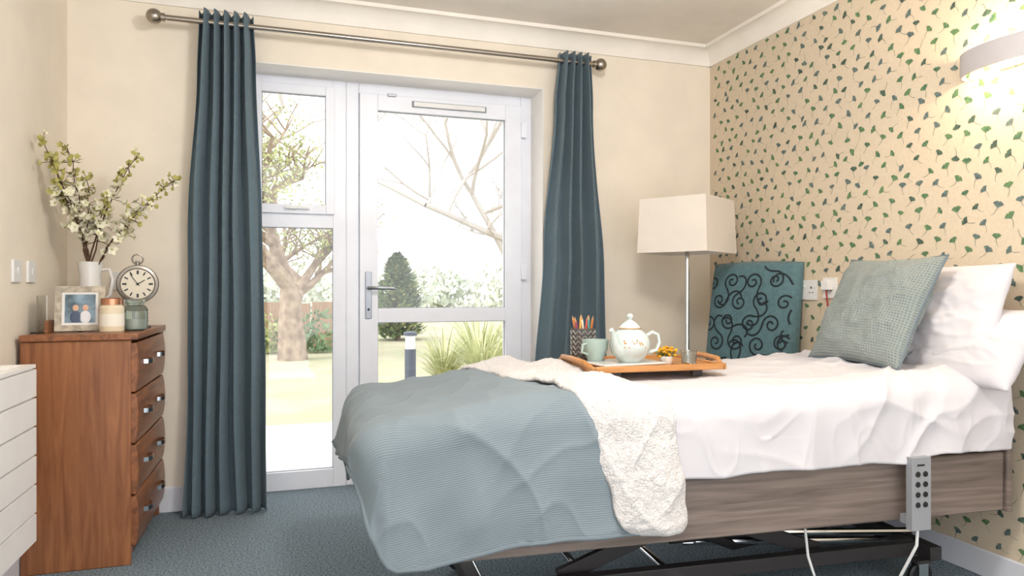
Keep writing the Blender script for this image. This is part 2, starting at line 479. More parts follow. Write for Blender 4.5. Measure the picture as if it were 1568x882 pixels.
# ------------------------------------------------------------------ wall light
M_wl = mat('wall_light_plaster', (184, 180, 182), .6)
wl = empty('wall_light')
q = MB(); yc, zc = 1.855, 1.952
V = []; K = 24
for k in range(K + 1):
    a = -pi / 2 + pi * k / K
    for (rx_, ry_) in ((.115, .20), (.108, .193)):
        for zz in (-.043, .043):
            V.append((XR - rx_ * math.cos(a), yc + ry_ * math.sin(a), zc + zz))
F = []
for k in range(K):
    o = 4 * k; n = 4 * (k + 1)
    F += [(o, o+1, n+1, n), (o+2, n+2, n+3, o+3), (o+1, o+3, n+3, n+1), (o, n, n+2, o+2)]
q.add(V, F, M_wl); q.obj('shade', wl)
q = MB(); q.box((XR - .02, yc - .05, zc - .04), (XR, yc + .05, zc + .04), M_white)
M_bulb = mat('bulb_glow', (255, 214, 150), .5, emit=12)
q.tube([(XR - .05, yc - .06, zc), (XR - .05, yc + .06, zc)], .014, M_bulb, 12)
q.obj('lamp_holder', wl)
L = bpy.data.lights.new('wall_light_bulb', 'POINT'); L.energy = 10; L.color = (1, .77, .48); L.shadow_soft_size = .03
lo = link(bpy.data.objects.new('bulb_light', L), wl); lo.location = (XR - .075, yc, zc)

# added fill lamp on the ceiling, out of view, brightens the interior
cl = empty('fill_ceiling_light')
q = MB(); q.lathe([(0, 0), (.17, 0), (.18, -.02), (.16, -.06), (.08, -.085), (0, -.09)], (.75, 1.3, ZC), mat('fill_diffuser', (250, 246, 240), .4, emit=3), 40, cap=False)
q.obj('fill_lamp_body', cl)
L = bpy.data.lights.new('fill_bulb', 'POINT'); L.energy = 58; L.color = (1, .965, .92); L.shadow_soft_size = .16
lo = link(bpy.data.objects.new('fill_bulb', L), cl); lo.location = (.75, 1.3, ZC - .28)

# ------------------------------------------------------------------ floor lamp
fx, fy = 2.068, 3.29
q = MB()
q.lathe([(.0, 0), (.14, 0), (.14, .012), (.13, .02), (.02, .026), (.011, .04), (.011, 1.30), (.009, 1.33), (.009, 1.36)], (fx, fy, 0), M_chrome, 32)
T = Matrix.Translation((fx, fy, 0)) @ Matrix.Rotation(math.radians(33), 4, 'Z')
s_, st = .197, .186; za, zb = 1.287, 1.575
V = [(-s_, -s_, za), (s_, -s_, za), (s_, s_, za), (-s_, s_, za), (-st, -st, zb), (st, -st, zb), (st, st, zb), (-st, st, zb)]
k_ = .985
V += [(x * k_, y * k_, z) for x, y, z in V]
F = []
for i in range(4):
    j = (i + 1) % 4
    F += [(i, j, 4 + j, 4 + i), (8 + i, 12 + i, 12 + j, 8 + j), (4 + i, 4 + j, 12 + j, 12 + i), (i, 8 + i, 8 + j, j)]
q.add(V, F, M_shade, T)
for a in range(4):
    R = T @ Matrix.Rotation(a * pi / 2, 4, 'Z')
    q.tube([R @ Vector((0, 0, 1.35)), R @ Vector((.18, 0, 1.35))], .003, M_chrome, 6)
q.sphere((fx, fy, 1.40), .03, M_whitech)
q.obj('floor_lamp')

# ------------------------------------------------------------------ bed
BT = Matrix.Translation((.30, 1.964, 0)) @ Matrix.Rotation(math.radians(-4.0), 4, 'Z')
bed = empty('hospital_bed'); bed.matrix_world = BT
BL, BW = 2.18, .86
FT0 = -.09       # foot offset
q = MB()
q.box((.0, .012, .305), (BL - .03, .032, .515), M_bedwood)
q.box((.0, BW - .032, .305), (BL - .03, BW - .012, .515), M_bedwood)
q.box((-.02, .02, .30), (.0, BW - .02, .62), M_bedwood)
q.box((BL - .028, .0, .30), (BL - .003, BW, .93), M_bedwood)
q.obj('side_boards', bed, bevel=.006)
q = MB()
q.box((.08, .05, .47), (BL - .05, BW - .05, .50), M_dkmetal)
for yy in (.12, BW - .16): q.box((.15, yy, .40), (BL - .1, yy + .04, .45), M_dkmetal)
for yy in (.16, BW - .20): q.box((.22, yy, .11), (1.95, yy + .04, .16), M_dkmetal)
for xx in (.31, .67, .97): q.tube([(xx, .06, .10), (xx, BW - .06, .10)], .016, M_chrome, 12)
for xx in (.24, 1.92): q.box((xx, .10, .11), (xx + .05, BW - .10, .16), M_dkmetal)
for yy in (.22, BW - .26):
    for (xa, za_, xb, zb_) in ((.55, .14, 1.35, .42), (.75, .42, 1.55, .14)):
        d = Vector((xb - xa, 0, zb_ - za_)); n = Vector((-d.z, 0, d.x)).normalized() * .026
        V = []
        for y_ in (yy, yy + .025):
            for P in (Vector((xa, y_, za_)), Vector((xb, y_, zb_))): V += [P - n, P + n]
        q.add(V, [(0, 2, 3, 1), (4, 5, 7, 6), (0, 1, 5, 4), (2, 6, 7, 3), (1, 3, 7, 5), (0, 4, 6, 2)], M_dkmetal)
q.tube([(.95, .2, .30), (1.30, .40, .12), (1.75, .45, .15)], .02, M_dkmetal, 10)
for (yy, zz) in ((.34, .20), (.42, .14), (.52, .10)): q.tube([(1.15, yy, zz), (1.95, yy - .12, zz - .02)], .013, M_chrome, 10)
q.box((1.02, .36, .16), (1.42, .48, .27), M_black)
q.tube([(1.42, .42, .22), (1.85, .42, .36)], .018, M_chrome, 12)
q.obj('lifting_frame', bed, bevel=.003)
q = MB()
for xx in (.30, 1.90):
    for yy in (.13, BW - .15):
        R = Matrix.Translation((xx, yy, .05)) @ Matrix.Rotation(pi/2, 4, 'X')
        q.lathe([(.0, -.012), (.044, -.012), (.05, -.006), (.05, .006), (.044, .012), (0, .012)], (0, 0, 0), M_black, 24, T=R)
        q.box((xx - .02, yy - .02, .055), (xx + .02, yy - .015, .11), M_chrome); q.box((xx - .02, yy + .015, .055), (xx + .02, yy + .02, .11), M_chrome)
        q.box((xx - .03, yy - .022, .10), (xx + .03, yy + .022, .112), M_dkmetal)
q.obj('castors', bed)
M_matt = mat('mattress_cover', (206, 190, 168), .8)
q = MB(); q.box((.0, .035, .50), (BL - .04, BW - .035, .70), M_matt); q.obj('mattress', bed, bevel=.05)
M_hs = mat('handset_grey', (150, 153, 158), .45)
q = MB()
hx = 1.725; hy = -.058
q.box((hx - .038, hy, .292), (hx + .038, hy + .026, .535), M_hs)
q.box((hx - .02, hy + .02, .30), (hx + .02, .014, .33), M_hs)
for rI in range(4):
    for cI in (-1, 1):
        T = Matrix.Translation((hx + cI * .015, hy, .48 - rI * .034)) @ Matrix.Rotation(pi/2, 4, 'X')
        q.lathe([(.010, 0), (.009, .003)], (0, 0, 0), M_black, 14, T=T)
q.box((hx - .018, hy - .0015, .507), (hx + .012, hy, .513), M_black)
q.tube([(hx - .005, hy + .012, .293), (hx - .01, hy + .01, .24), (hx - .03, 0, .12), (hx - .06, .05, .02), (hx + .1, .1, .008)], .005, M_white, 8)
q.tube([(1.36, .06, .34), (1.37, .05, .2), (1.40, .04, .1), (1.45, .06, .008)], .0045, M_white, 8)
q.obj('handset', bed, bevel=.004)

def drape(a, bb, top, r, W=BW, out=0., flare=.05, w=0.):
    """bed cloth: flat area then rounded over the foot and both sides"""
    a0 = r - out + FT0; b0 = r - out; b1 = W - r + out
    dx = max(0., a0 - a); sgn = 0; dy = 0.
    if bb < b0: dy = b0 - bb; sgn = -1
    elif bb > b1: dy = bb - b1; sgn = 1
    ca = max(a, a0); cb = min(max(bb, b0), b1)
    d = math.hypot(dx, dy)
    q_ = r * pi / 2
    if d < q_:
        an = d / r; hh = r * math.sin(an); vv = r * (1 - math.cos(an))
    else:
        an = pi / 2; hh = r + flare * (d - q_); vv = r + (d - q_)
    ux, uy = (dx / d, dy / d) if d > 1e-6 else (0, 0)
    nx, ny, nzv = -ux * math.sin(an), sgn * uy * math.sin(an), math.cos(an)
    sag = interp(ca, [(FT0, .06), (.45, 0)])
    p = Vector((ca - ux * hh, cb + sgn * uy * hh, top - vv - sag)) + Vector((nx, ny, nzv)) * w
    return p, d

def fl_left(bb): return interp(bb, [(-.50, .72), (-.36, .63), (-.1, .57), (.1, .51), (.45, .40), (.9, .32)])
def fl_right(bb): return interp(bb, [(-.50, .87), (-.36, .87), (-.1, .84), (.1, .81), (.45, .76), (.9, .60)])

def sheet_fn(s, t):
    b1 = BW + .25
    bb = -.24 + (b1 + .24) * t
    aS = .35 * fl_left(bb) + .65 * fl_right(bb)
    a = aS + (BL - .05 - aS) * s
    hemN = .235 + .016 * nz(a * 2.5, 3.3) + .02 * interp(a, [(1.55, 0), (1.7, 1), (1.85, 0)])
    bb = -hemN + (b1 + hemN) * t
    side = max(0, min(1, (.10 - bb) / .2))
    w = .007 * nz(a * 2.6, bb * 2.6, 1.) + .004
    fold = ridge(a * 4.2 + bb * 1.2, bb * .8 - a * .5, 5., 2) * .010 * side
    fold += ridge(a * 1.9 - bb * 1.5, bb * 3.6 + a * 2.2, 9., 4) * .010 * (.25 + .75 * max(0, min(1, (a - 1.0) / .8)))
    hd = max(0, min(1, (a - 1.4) / .4))
    fold += hd * ridge(a * 4.2 - bb * 3.8, bb * 1.6 + a * 1.4, 14., 3) * .017
    fold += ridge(a * 8 - bb * 3, bb * 6 + a * 3, 24., 5) * .003
    w += fold
    top = .770 + .028 * hd
    p, d = drape(a, bb, top, .085, out=.012, flare=.03, w=w)
    if d > .2: p.z += .006 * math.sin(a * 11 + 2 * nz(a * 3, 0)) 
    p = BT @ p
    return (*p, a, bb)
sheet = grid('duvet', 300, 190, sheet_fn, M_sheet, None, thick=.01)

B0, B1 = -.392, BW + .30
def blank_w(a, bb):
    side = max(0, min(1, (.08 - bb) / .3)); foot = max(0, min(1, (.0 - a) / .25))
    far = max(0, min(1, (bb - .1) / .5))
    w = .012 * nz(a * 2.6, bb * 2.6, 21.) + .005 * nz(a * 8, bb * 8, 4.)
    w += side * (.024 * nz(a * 5.5 + bb * 1.2, bb * .9, 31.) + .012)
    w += foot * far * (.035 * nz(bb * 6, a * 1.2, 17.) + .02)
    w += .010 * ridge(a * 2.4 + bb * 2.2, bb * 1.4 - a, 44.)
    w += .006 * ridge(a * 5 - bb * 3.2, bb * 4 + a, 54., 4)
    return w
def blank_pt(s, t, extra=0.):
    bb = B0 + (B1 - B0) * t
    far = max(0, min(1, (bb - .1) / .5))
    R = .34; af = FT0 - .12 - .08 * far
    e = bb - B0
    if e < R: af = af + .85 * (R - math.sqrt(max(0, R*R - (R - e)**2)))
    ar = (fl_left(bb) * .6 + fl_right(bb) * .4)
    a = af + (ar - af) * s
    fl = .05 + .13 * far if a < 0 else .05
    p, d = drape(a, bb, .778, .095, out=.03, flare=fl, w=blank_w(a, bb) + extra)
    return BT @ p, a, bb
def blank_fn(s, t):
    p, a, bb = blank_pt(s, t)
    return (*p, a, bb)
bl = grid('throw_blanket', 150, 200, blank_fn, M_blank, None, thick=.008, m2=M_fleece)
hem = []
for k in range(0, 101): hem.append(blank_pt(1 - k / 100 * 1.0, 0.0)[0])
for k in range(1, 101): hem.append(blank_pt(0, k / 100)[0])
q = MB(); q.tube(hem, .0065, M_hem, 8); q.obj('stitched_hem', bl)

def fleece_fn(s, t):
    bb = -.40 + (BW + .2 + .40) * t
    l = fl_left(bb); r_ = fl_right(bb)
    e = (bb + .40)
    if e < .08: 
        c = .08 - math.sqrt(max(0, .08**2 - (.08 - e)**2)); l += c * .8; r_ -= c * .5
    l += .008 * nz(bb * 14, 3); r_ += .008 * nz(bb * 14, 7)
    a = l + (r_ - l) * s
    puff = .028 * (max(0, math.sin(pi * s)) ** .35)
    te = min(1, e / .03)
    w = blank_w(a, bb) + puff * (te ** .5) + .004 * nz(a * 22, bb * 22, 2) + .003 * nz(a * 60, bb * 60, 5) + .030 * nz(a * 7, bb * 3.5, 51.)
    p, d = drape(a, bb, .777, .095, out=.03, flare=.05, w=w)
    p = BT @ p
    return (*p, a, bb)
grid('fleece_fold', 100, 360, fleece_fn, M_fleece, bl, thick=.02)

# ------------------------------------------------------------------ pillows
def pillow(name, c, wv, uv, w, h, th, m, seed, seam=None, pinch=.07):
    wv = Vector(wv).normalized(); uv = Vector(uv); uv = (uv - wv * uv.dot(wv)).normalized(); nv = wv.cross(uv)
    c = Vector(c); N = 60
    V = []; UV = []; F = []
    def P(u, v, side):
        x = w / 2 * u * (1 - pinch * (1 - v * v) * u * u); y = h / 2 * v * (1 - pinch * (1 - u * u) * v * v)
        k = max(0, (1 - abs(u) ** 2.6)) ** .55 * max(0, (1 - abs(v) ** 2.6)) ** .55
        z = th / 2 * k
        z += k * (.010 * nz(u * 2.5 + seed, v * 2.5, side) + .009 * ridge(u * 2 + v * 1.5 + seed, v * 3, side * 3.) + .005 * ridge(u * 5 + seed, v * 4 - u * 3, side * 5.))
        edge = (1 - k)
        z += edge * k * .014 * math.sin((u * 9 + v * 7) + seed)
        return c + wv * x + uv * y + nv * (side * z)
    for side in (1, -1):
        o = len(V)
        for j in range(N + 1):
            for i in range(N + 1):
                u = -1 + 2 * i / N; v = -1 + 2 * j / N
                V.append(P(u, v, side)); UV.append((u * w / 2, v * h / 2))
        for j in range(N):
            for i in range(N):
                f = (o + j*(N+1)+i, o + j*(N+1)+i+1, o + (j+1)*(N+1)+i+1, o + (j+1)*(N+1)+i)
                F.append(f if side > 0 else f[::-1])
    me = bpy.data.meshes.new(name); me.from_pydata([tuple(p) for p in V], [], F)
    ul = me.uv_layers.new(name='UVMap')
    for lp in me.loops: ul.data[lp.index].uv = UV[lp.vertex_index]
    for p in me.polygons: p.use_smooth = True
    me.materials.append(m)
    o = bpy.data.objects.new(name, me); link(o)
    wd = o.modifiers.new('weld', 'WELD'); wd.merge_threshold = .0005
    if seam:
        pts = []
        for k in range(40): pts.append(P(-1 + k / 20, -1, 1))
        for k in range(40): pts.append(P(1, -1 + k / 20, 1))
        for k in range(40): pts.append(P(1 - k / 20, 1, 1))
        for k in range(40): pts.append(P(-1, 1 - k / 20, 1))
        q = MB(); q.tube(pts, .004, seam, 6, closed=True); q.obj('piping', o)
    return o
pillow('scatter_cushion', (2.222, 2.19, 1.012), (.04, .5, 0), (.205, -.03, .4), .50, .47, .15, M_cush, 2., seam=M_hem)
pillow('pillow', (2.390, 2.09, .985), (.03, .6, 0), (.13, 0, .4), .62, .43, .14, M_sheet, 5., pinch=.04)
pillow('pillow', (2.395, 1.96, .888), (.03, .6, .0), (.26, 0, .32), .56, .34, .15, M_sheet, 9., pinch=.05)

# ------------------------------------------------------------------ armchair
ac = empty('armchair')
AT = Matrix.Translation((2.14, 3.08, 0)) @ Matrix.Rotation(math.atan2(-.34, -.94), 4, 'Z')   # local +x = facing direction
q = MB()
for (x, y) in ((.25, .25), (.25, -.25)):
    q.lathe([(.014, 0), (.019, .2), (.022, .62)], (x, y, 0), M_beech, 12, T=AT)
for (x, y) in ((-.20, .25), (-.20, -.25)):
    q.tube([(x - .03, y, 0), (x, y, .3), (x - .02, y, .62)], [.016, .02, .018], M_beech, 10, T=AT)
for y in (.25, -.25):
    q.tube([(-.21, y, .62), (-.05, y, .645), (.15, y, .645), (.28, y, .615)], [.018, .024, .024, .018], M_beech, 10, T=AT)
    q.box((-.2, y - .012, .28), (.25, y + .012, .34), M_beech, AT)
q.box((.235, -.25, .27), (.26, .25, .33), M_beech, AT)
q.obj('wooden_frame', ac, bevel=.003)
q = MB(); q.box((-.2, -.225, .32), (.25, .225, .46), M_teal, AT); so = q.obj('seat', ac, bevel=.03)
bc = Vector((-.205, 0, .40)); tilt = .10; BH = .845; BWd = .54
def back_pt(u, v, side, off=0.):
    k = max(0, (1 - abs(u) ** 5)) ** .4 * max(0, (1 - abs(2 * v - 1) ** 6)) ** .4
    thk = .05 + .015 * math.sin(pi * v)
    wave = -.012 * u * u * (v ** 6)
    x = bc.x - tilt * 1.15 * v + side * (thk * k) + off
    return AT @ Vector((x, bc.y + u * BWd / 2, bc.z + BH * v + wave))
V = []; F = []; N = 40
for side in (1, -1):
    o = len(V)
    for j in range(N + 1):
        for i in range(N + 1): V.append(back_pt(-1 + 2 * i / N, j / N, side))
    for j in range(N):
        for i in range(N):
            f = (o + j*(N+1)+i, o + j*(N+1)+i+1, o + (j+1)*(N+1)+i+1, o + (j+1)*(N+1)+i)
            F.append(f if side > 0 else f[::-1])
q = MB(); q.add(V, F, M_teal); bo = q.obj('backrest', ac, ang=80)
wd = bo.modifiers.new('weld', 'WELD'); wd.merge_threshold = .001
q = MB(); rs = random.Random(11)
def ribbon(pts, wd_):
    """pts in (u metres, v metres) on the face of the backrest, split where they run off it"""
    run = []
    def flush(run):
        if len(run) < 2: return
        V = []; n = len(run)
        for i, p in enumerate(run):
            a = run[max(0, i - 1)]; c_ = run[min(n - 1, i + 1)]
            dx, dy = c_[0] - a[0], c_[1] - a[1]; l = math.hypot(dx, dy) or 1
            for sg in (-1, 1):
                V.append(back_pt((p[0] - sg * dy / l * wd_) / (BWd / 2), (p[1] + sg * dx / l * wd_) / BH, 1, .003))
        q.add(V, [(2*i, 2*i+1, 2*i+3, 2*i+2) for i in range(n - 1)], M_scroll)
    for p in pts:
        if abs(p[0]) < .248 and .02 < p[1] < BH - .022: run.append(p)
        else: flush(run); run = []
    flush(run)
def scroll(cx, cy, R, start, sg):
    """volute whose outer arm sweeps away in the opposite curl (an S scroll)"""
    pts = []; K = 46; turns = 1.45
    for k in range(K + 1):
        t = k / K
        a = start + sg * turns * 2 * pi * (t - 1); r_ = R * (.14 + .86 * t)
        pts.append((cx + r_ * math.cos(a), cy + r_ * math.sin(a)))
    ex, ey = pts[-1]; h_ = start + sg * pi / 2; st_ = .006
    for k in range(26):
        h_ -= sg * (.02 + k * .008) 
        ex += st_ * math.cos(h_); ey += st_ * math.sin(h_); pts.append((ex, ey))
    ribbon(pts, .0045)
row = 0; zz = .07
while zz < BH:
    for k in range(5):
        yy = -.24 + k * .13 + (.06 if row % 2 else 0)
        scroll(yy, zz + rs.uniform(-.01, .01), rs.uniform(.044, .053), (row * 1.3 + k) * 1.9 + rs.uniform(-.4, .4), 1 if (row + k) % 2 else -1)
    zz += .112; row += 1
q.obj('scroll_pattern', ac, smooth=False)

# ------------------------------------------------------------------ tray and tea things
TZ = .805
TT = Matrix.Translation((1.275, 2.36, TZ)) @ Matrix.Rotation(math.radians(-3), 4, 'Z')
q = MB()
q.box((-.245, -.17, .0), (.245, .17, .012), M_bamboo, TT)
q.box((-.255, -.182, 0), (.255, -.168, .022), M_bamboo, TT); q.box((-.255, .168, 0), (.255, .182, .022), M_bamboo, TT)
for sg in (-1, 1):
    x = sg * .252
    q.box((x - .008, -.182, 0), (x + .008, .182, .022), M_bamboo, TT)
    q.tube([(x, -.15, .016), (x + sg * .015, -.11, .032), (x + sg * .02, 0, .036), (x + sg * .015, .11, .032), (x, .15, .016)], .010, M_bamboo, 10, T=TT)
    for y in (-.14, .14): q.box((sg * .16 - .02, y - .012, -.024), (sg * .16 + .02, y + .012, 0), M_dkmetal, TT)
q.obj('serving_tray', bevel=.003)
Z1 = TZ + .0125
q = MB(); q.box((-.12, -.085, 0), (.12, .085, .006), M_whitech); q.box((-.13, -.095, .004), (.13, .095, .012), M_whitech)
o = q.obj('saucer_plate', bevel=.004); o.location = (1.185, 2.33, Z1); o.rotation_euler = (0, 0, .1)
Z2 = Z1 + .0125
tp = (1.205, 2.30, Z2)
q = MB()
q.lathe([(.0, 0), (.042, 0), (.046, .006), (.05, .012), (.066, .03), (.074, .055), (.073, .075), (.064, .098), (.046, .115), (.036, .12), (.0, .12)], tp, M_china, 40)
q.lathe([(.037, .119), (.04, .123), (.035, .132), (.022, .144), (.010, .151), (.006, .155), (.011, .162), (.012, .168), (.007, .175), (0, .177)], tp, M_china, 32)
T = Matrix.Translation(tp)
q.tube([(-.06, 0, .04), (-.085, 0, .055), (-.098, 0, .085), (-.11, 0, .115), (-.118, 0, .122)], [.02, .015, .011, .009, .008], M_china, 14, T=T @ Matrix.Rotation(.5, 4, 'Z'))
q.tube([(.062, 0, .095), (.085, 0, .108), (.105, 0, .098), (.112, 0, .07), (.10, 0, .042), (.068, 0, .032)], [.006, .007, .007, .007, .007, .006], M_china, 10, T=T @ Matrix.Rotation(-.2, 4, 'Z'))
q.lathe([(.0405, .1215), (.0412, .1235), (.0395, .125)], tp, M_gold, 32, cap=False)
for k in range(20):
    a = random.uniform(-2.4, -.9); zz = random.uniform(.055, .085); R_ = .0732
    q.sphere((tp[0] + R_ * math.cos(a), tp[1] + R_ * math.sin(a), tp[2] + zz), .003, random.choice((M_gold, M_gold, M_whitech)), 6, 4)
q.obj('teapot')
q = MB(); cp = (1.10, 2.375, Z2)
q.lathe([(0, 0), (.026, 0), (.03, .006), (.046, .04), (.05, .078), (.047, .078), (.042, .04), (.0, .012)], cp, M_cupg, 32, cap=False)
q.tube([(-.045, 0, .065), (-.068, 0, .062), (-.072, 0, .035), (-.04, 0, .025)], .005, M_cupg, 8, T=Matrix.Translation(cp) @ Matrix.Rotation(.4, 4, 'Z'))
q.obj('teacup')
M_pot = mat('pot_grey_metal', (78, 76, 74), .5); M_potl = mat('pot_lines', (170, 166, 160), .5)
q = MB(); pp = (1.095, 2.475, Z1)
q.lathe([(0, 0), (.046, 0), (.047, .004), (.047, .128), (.044, .128), (.044, .006), (0, .006)], pp, M_pot, 36, cap=False)
for rI in range(6):
    for k in range(12):
        a = 2 * pi * k / 12; z0 = .008 + rI * .0195
        P = [(.0478 * math.cos(a + d), .0478 * math.sin(a + d), z) for d, z in ((-.24, z0 + .014), (0, z0), (.24, z0 + .014))]
        q.tube(P, .0015, M_potl, 4, T=Matrix.Translation(pp))
q.obj('pencil_holder')
q = MB()
cols = [(60, 130, 80), (210, 70, 50), (230, 170, 60), (50, 100, 140), (190, 110, 60), (140, 60, 90), (220, 210, 190), (90, 150, 150), (210, 120, 60)]
for k, c in enumerate(cols):
    a = 2 * pi * k / len(cols); m = mat('pencil_paint_%d' % k, c, .4)
    p0 = Vector((pp[0] + .018 * math.cos(a + 1), pp[1] + .018 * math.sin(a + 1), pp[2] + .008))
    p1 = Vector((pp[0] + .038 * math.cos(a), pp[1] + .038 * math.sin(a), pp[2] + .160 + random.uniform(-.008, .008)))
    d = (p1 - p0).normalized()
    q.tube([p0, p1], .0042, m, 6); q.tube([p1, p1 + d * .012, p1 + d * .016], [.0042, .0014, .0004], M_beech, 6)
q.obj('pencils')
M_yel = mat('yellow_petals', (224, 170, 30), .7, c2=(190, 130, 20), ns=60)
M_stem = mat('flower_stem_green', (90, 110, 50), .7)
q = MB(); fp = Vector((1.35, 2.29, Z1))
q.lathe([(0, 0), (.018, 0), (.022, .006), (.026, .03), (.024, .03), (.018, .008), (0, .006)], fp, M_whitech, 20, cap=False)
for k in range(60):
    a = random.uniform(0, 2 * pi); rr_ = random.uniform(0, .046); zz = .035 + random.uniform(0, .032) - rr_ * .25
    c = fp + Vector((rr_ * math.cos(a), rr_ * math.sin(a), zz))
    q.tube([fp + Vector((0, 0, .02)), c], .0012, M_stem, 4)
    q.sphere(c, random.uniform(.004, .0075), M_yel, 7, 5, (1, 1, .8))
q.obj('yellow_flowers')
M_clear = mat('clear_glass', (240, 245, 244), .03, trans=1.)
q = MB(); q.lathe([(0, 0), (.024, 0), (.027, .004), (.03, .045), (.032, .048), (.029, .048), (.025, .006), (0, .005)], (1.44, 2.28, Z1), M_clear, 24, cap=False)
q.obj('glass_tealight_holder')

# ------------------------------------------------------------------ items on chest
Zt = cz
M_frm = mat('photo_frame_silver_wood', (196, 186, 168), .5, c2=(150, 140, 124), ns=40)
M_ph1 = mat('photo_print_sky', (150, 176, 196), .4, c2=(70, 90, 100), ns=14)
M_skin = mat('photo_print_skin', (214, 170, 140), .5); M_shirt = mat('photo_print_shirt', (70, 84, 110), .5); M_shirt2 = mat('photo_print_dress', (226, 226, 230), .5)
FT = Matrix.Translation((-.795, 3.255, Zt + .002)) @ Matrix.Rotation(math.radians(10), 4, 'Z') @ Matrix.Rotation(math.radians(-12), 4, 'X')
q = MB()
rect_frame(q, -.088, .088, .002, .188, .024, -.008, .008, M_frm)
rect_frame(q, -.066, .066, .024, .166, .012, -.004, .004, M_whitech)
q.box((-.056, -.001, .034), (.056, .002, .156), M_ph1)
for (x, m) in ((-.016, M_shirt), (.018, M_shirt2)):
    q.sphere((x, -.002, .098), .011, M_skin, 12, 8, (1, .1, 1.2)); q.sphere((x, -.002, .06), .02, m, 12, 8, (1, .08, 1.3))
q.box((-.01, .006, .0), (.01, .009, .14), M_black, Matrix.Rotation(math.radians(-22), 4, 'X') )
for i in range(len(q.v)): q.v[i] = FT @ q.v[i]
q.obj('picture_frame', bevel=.002)
q = MB(); q.box((-.932, 3.2, Zt), (-.926, 3.31, Zt + .15), M_clear); q.box((-.95, 3.19, Zt), (-.90, 3.32, Zt + .006), M_clear); q.box((-.905, 3.2, Zt), (-.893, 3.29, Zt + .05), M_walnutH)
q.obj('acrylic_photo_stand')
M_wax = mat('candle_wax', (226, 214, 188), .5, c2=(218, 202, 172), ns=12); M_copper = mat('copper_lid', (206, 150, 120), .3, 1.)
M_label = mat('candle_label', (236, 230, 218), .6)
q = MB(); c = (-.672, 3.22, Zt)
q.lathe([(0, 0), (.041, 0), (.045, .005), (.045, .10), (.039, .108), (.039, .116), (0, .116)], c, M_wax, 36)
q.lathe([(.0405, .112), (.0405, .136), (.037, .139), (0, .139)], c, M_copper, 36, cap=False)
q.lathe([(.0456, .025), (.0456, .075)], c, M_label, 36, cap=False)
q.obj('candle_jar')
M_gg = mat('sage_glass', (206, 224, 216), .06, trans=.9)
q = MB(); c = (-.602, 3.30, Zt)
pr = [(0, 0), (.036, 0), (.044, .008)]
for k in range(10): pr.append((.048 + (.0025 if k % 2 else 0), .016 + k * .008))
pr += [(.044, .10), (.034, .108), (.034, .116), (.040, .120), (.040, .130), (.036, .132), (0, .132)]
q.lathe(pr, c, M_gg, 32, cap=False); q.lathe([(0, .01), (.034, .01), (.037, .05), (0, .05)], c, M_whitech, 24)
q.obj('glass_jar')
M_face = mat('clock_face', (226, 218, 200), .6); M_pew = mat('pewter', (150, 144, 136), .35, .8)
CT = Matrix.Translation((-.632, 3.52, Zt + .198)) @ Matrix.Rotation(math.radians(12), 4, 'Z')
CR = CT @ Matrix.Rotation(pi / 2, 4, 'X')
q = MB()
q.lathe([(0, -.02), (.068, -.02), (.082, -.008), (.086, .008), (.082, .018), (.072, .02), (.067, .012), (0, .012)], (0, 0, 0), M_pew, 48, T=CR, cap=False)
q.lathe([(0, .0125), (.066, .0125)], (0, 0, 0), M_face, 48, T=CR, cap=False)
for k in range(12):
    a = 2 * pi * k / 12; R = CR @ Matrix.Rotation(a, 4, 'Z')
    q.box((-.0028 if k % 3 else -.0042, .044, .0128), (.0028 if k % 3 else .0042, .061, .0136), M_black, R)
q.box((-.002, -.008, .0138), (.002, .034, .0146), M_black, CR @ Matrix.Rotation(-1.0, 4, 'Z')); q.box((-.0015, -.01, .0148), (.0015, .052, .0154), M_black, CR @ Matrix.Rotation(.6, 4, 'Z'))
q.sphere((0, 0, .015), .005, M_black, 10, 6, T=CR)
q.tube([CT @ Vector((0, 0, .084)), CT @ Vector((0, 0, .104))], .009, M_pew, 12)
q.tube([CT @ Vector((.022 * math.cos(a), 0, .112 + .022 * math.sin(a))) for a in [2 * pi * k / 20 for k in range(20)]], .0035, M_pew, 8, closed=True)
q.tube([CT @ Vector((0, 0, -.084)), CT @ Vector((0, 0, -.188))], [.012, .010], M_pew, 12)
q.lathe([(0, -.198), (.055, -.198), (.055, -.188), (.03, -.18), (.012, -.172), (0, -.172)], (0, 0, 0), M_pew, 32, T=CT)
q.obj('table_clock')
vx, vy = -.815, 3.50
q = MB()
q.lathe([(0, 0), (.044, 0), (.05, .01), (.054, .08), (.05, .15), (.042, .20), (.042, .24), (.050, .295), (.047, .295), (.038, .24), (.038, .2), (0, .19)], (vx, vy, Zt), M_whitech, 32, cap=False)
q.tube([(vx + .043, vy, Zt + .26), (vx + .078, vy - .01, Zt + .262), (vx + .090, vy - .01, Zt + .215), (vx + .080, vy - .01, Zt + .15), (vx + .050, vy, Zt + .12)], .007, M_whitech, 10)
q.obj('jug_vase')
M_twig = mat('twig_brown', (84, 60, 42), .8); M_bloom = mat('blossom_cream', (236, 232, 214), .8, c2=(224, 220, 186), ns=30); M_bud = mat('blossom_bud_olive', (160, 156, 84), .8, c2=(180, 174, 104), ns=30)
q = MB(); rb = random.Random(5)
def flower(c, R, m):
    ax = Vector((rb.uniform(-1, 1), rb.uniform(-1, .3), rb.uniform(-.3, 1))).normalized(); u = ax.orthogonal().normalized(); v = ax.cross(u)
    for k in range(5):
        a = 2 * pi * k / 5 + rb.random() * .3; d = u * math.cos(a) + v * math.sin(a); e = ax.cross(d)
        p = [c, c + d * R * .55 + e * R * .42 + ax * R * .25, c + d * R + ax * R * .45, c + d * R * .55 - e * R * .42 + ax * R * .25]
        q.add(p, [(0, 1, 2, 3)], m)
    q.sphere(c + ax * R * .12, R * .16, M_bud, 5, 4)
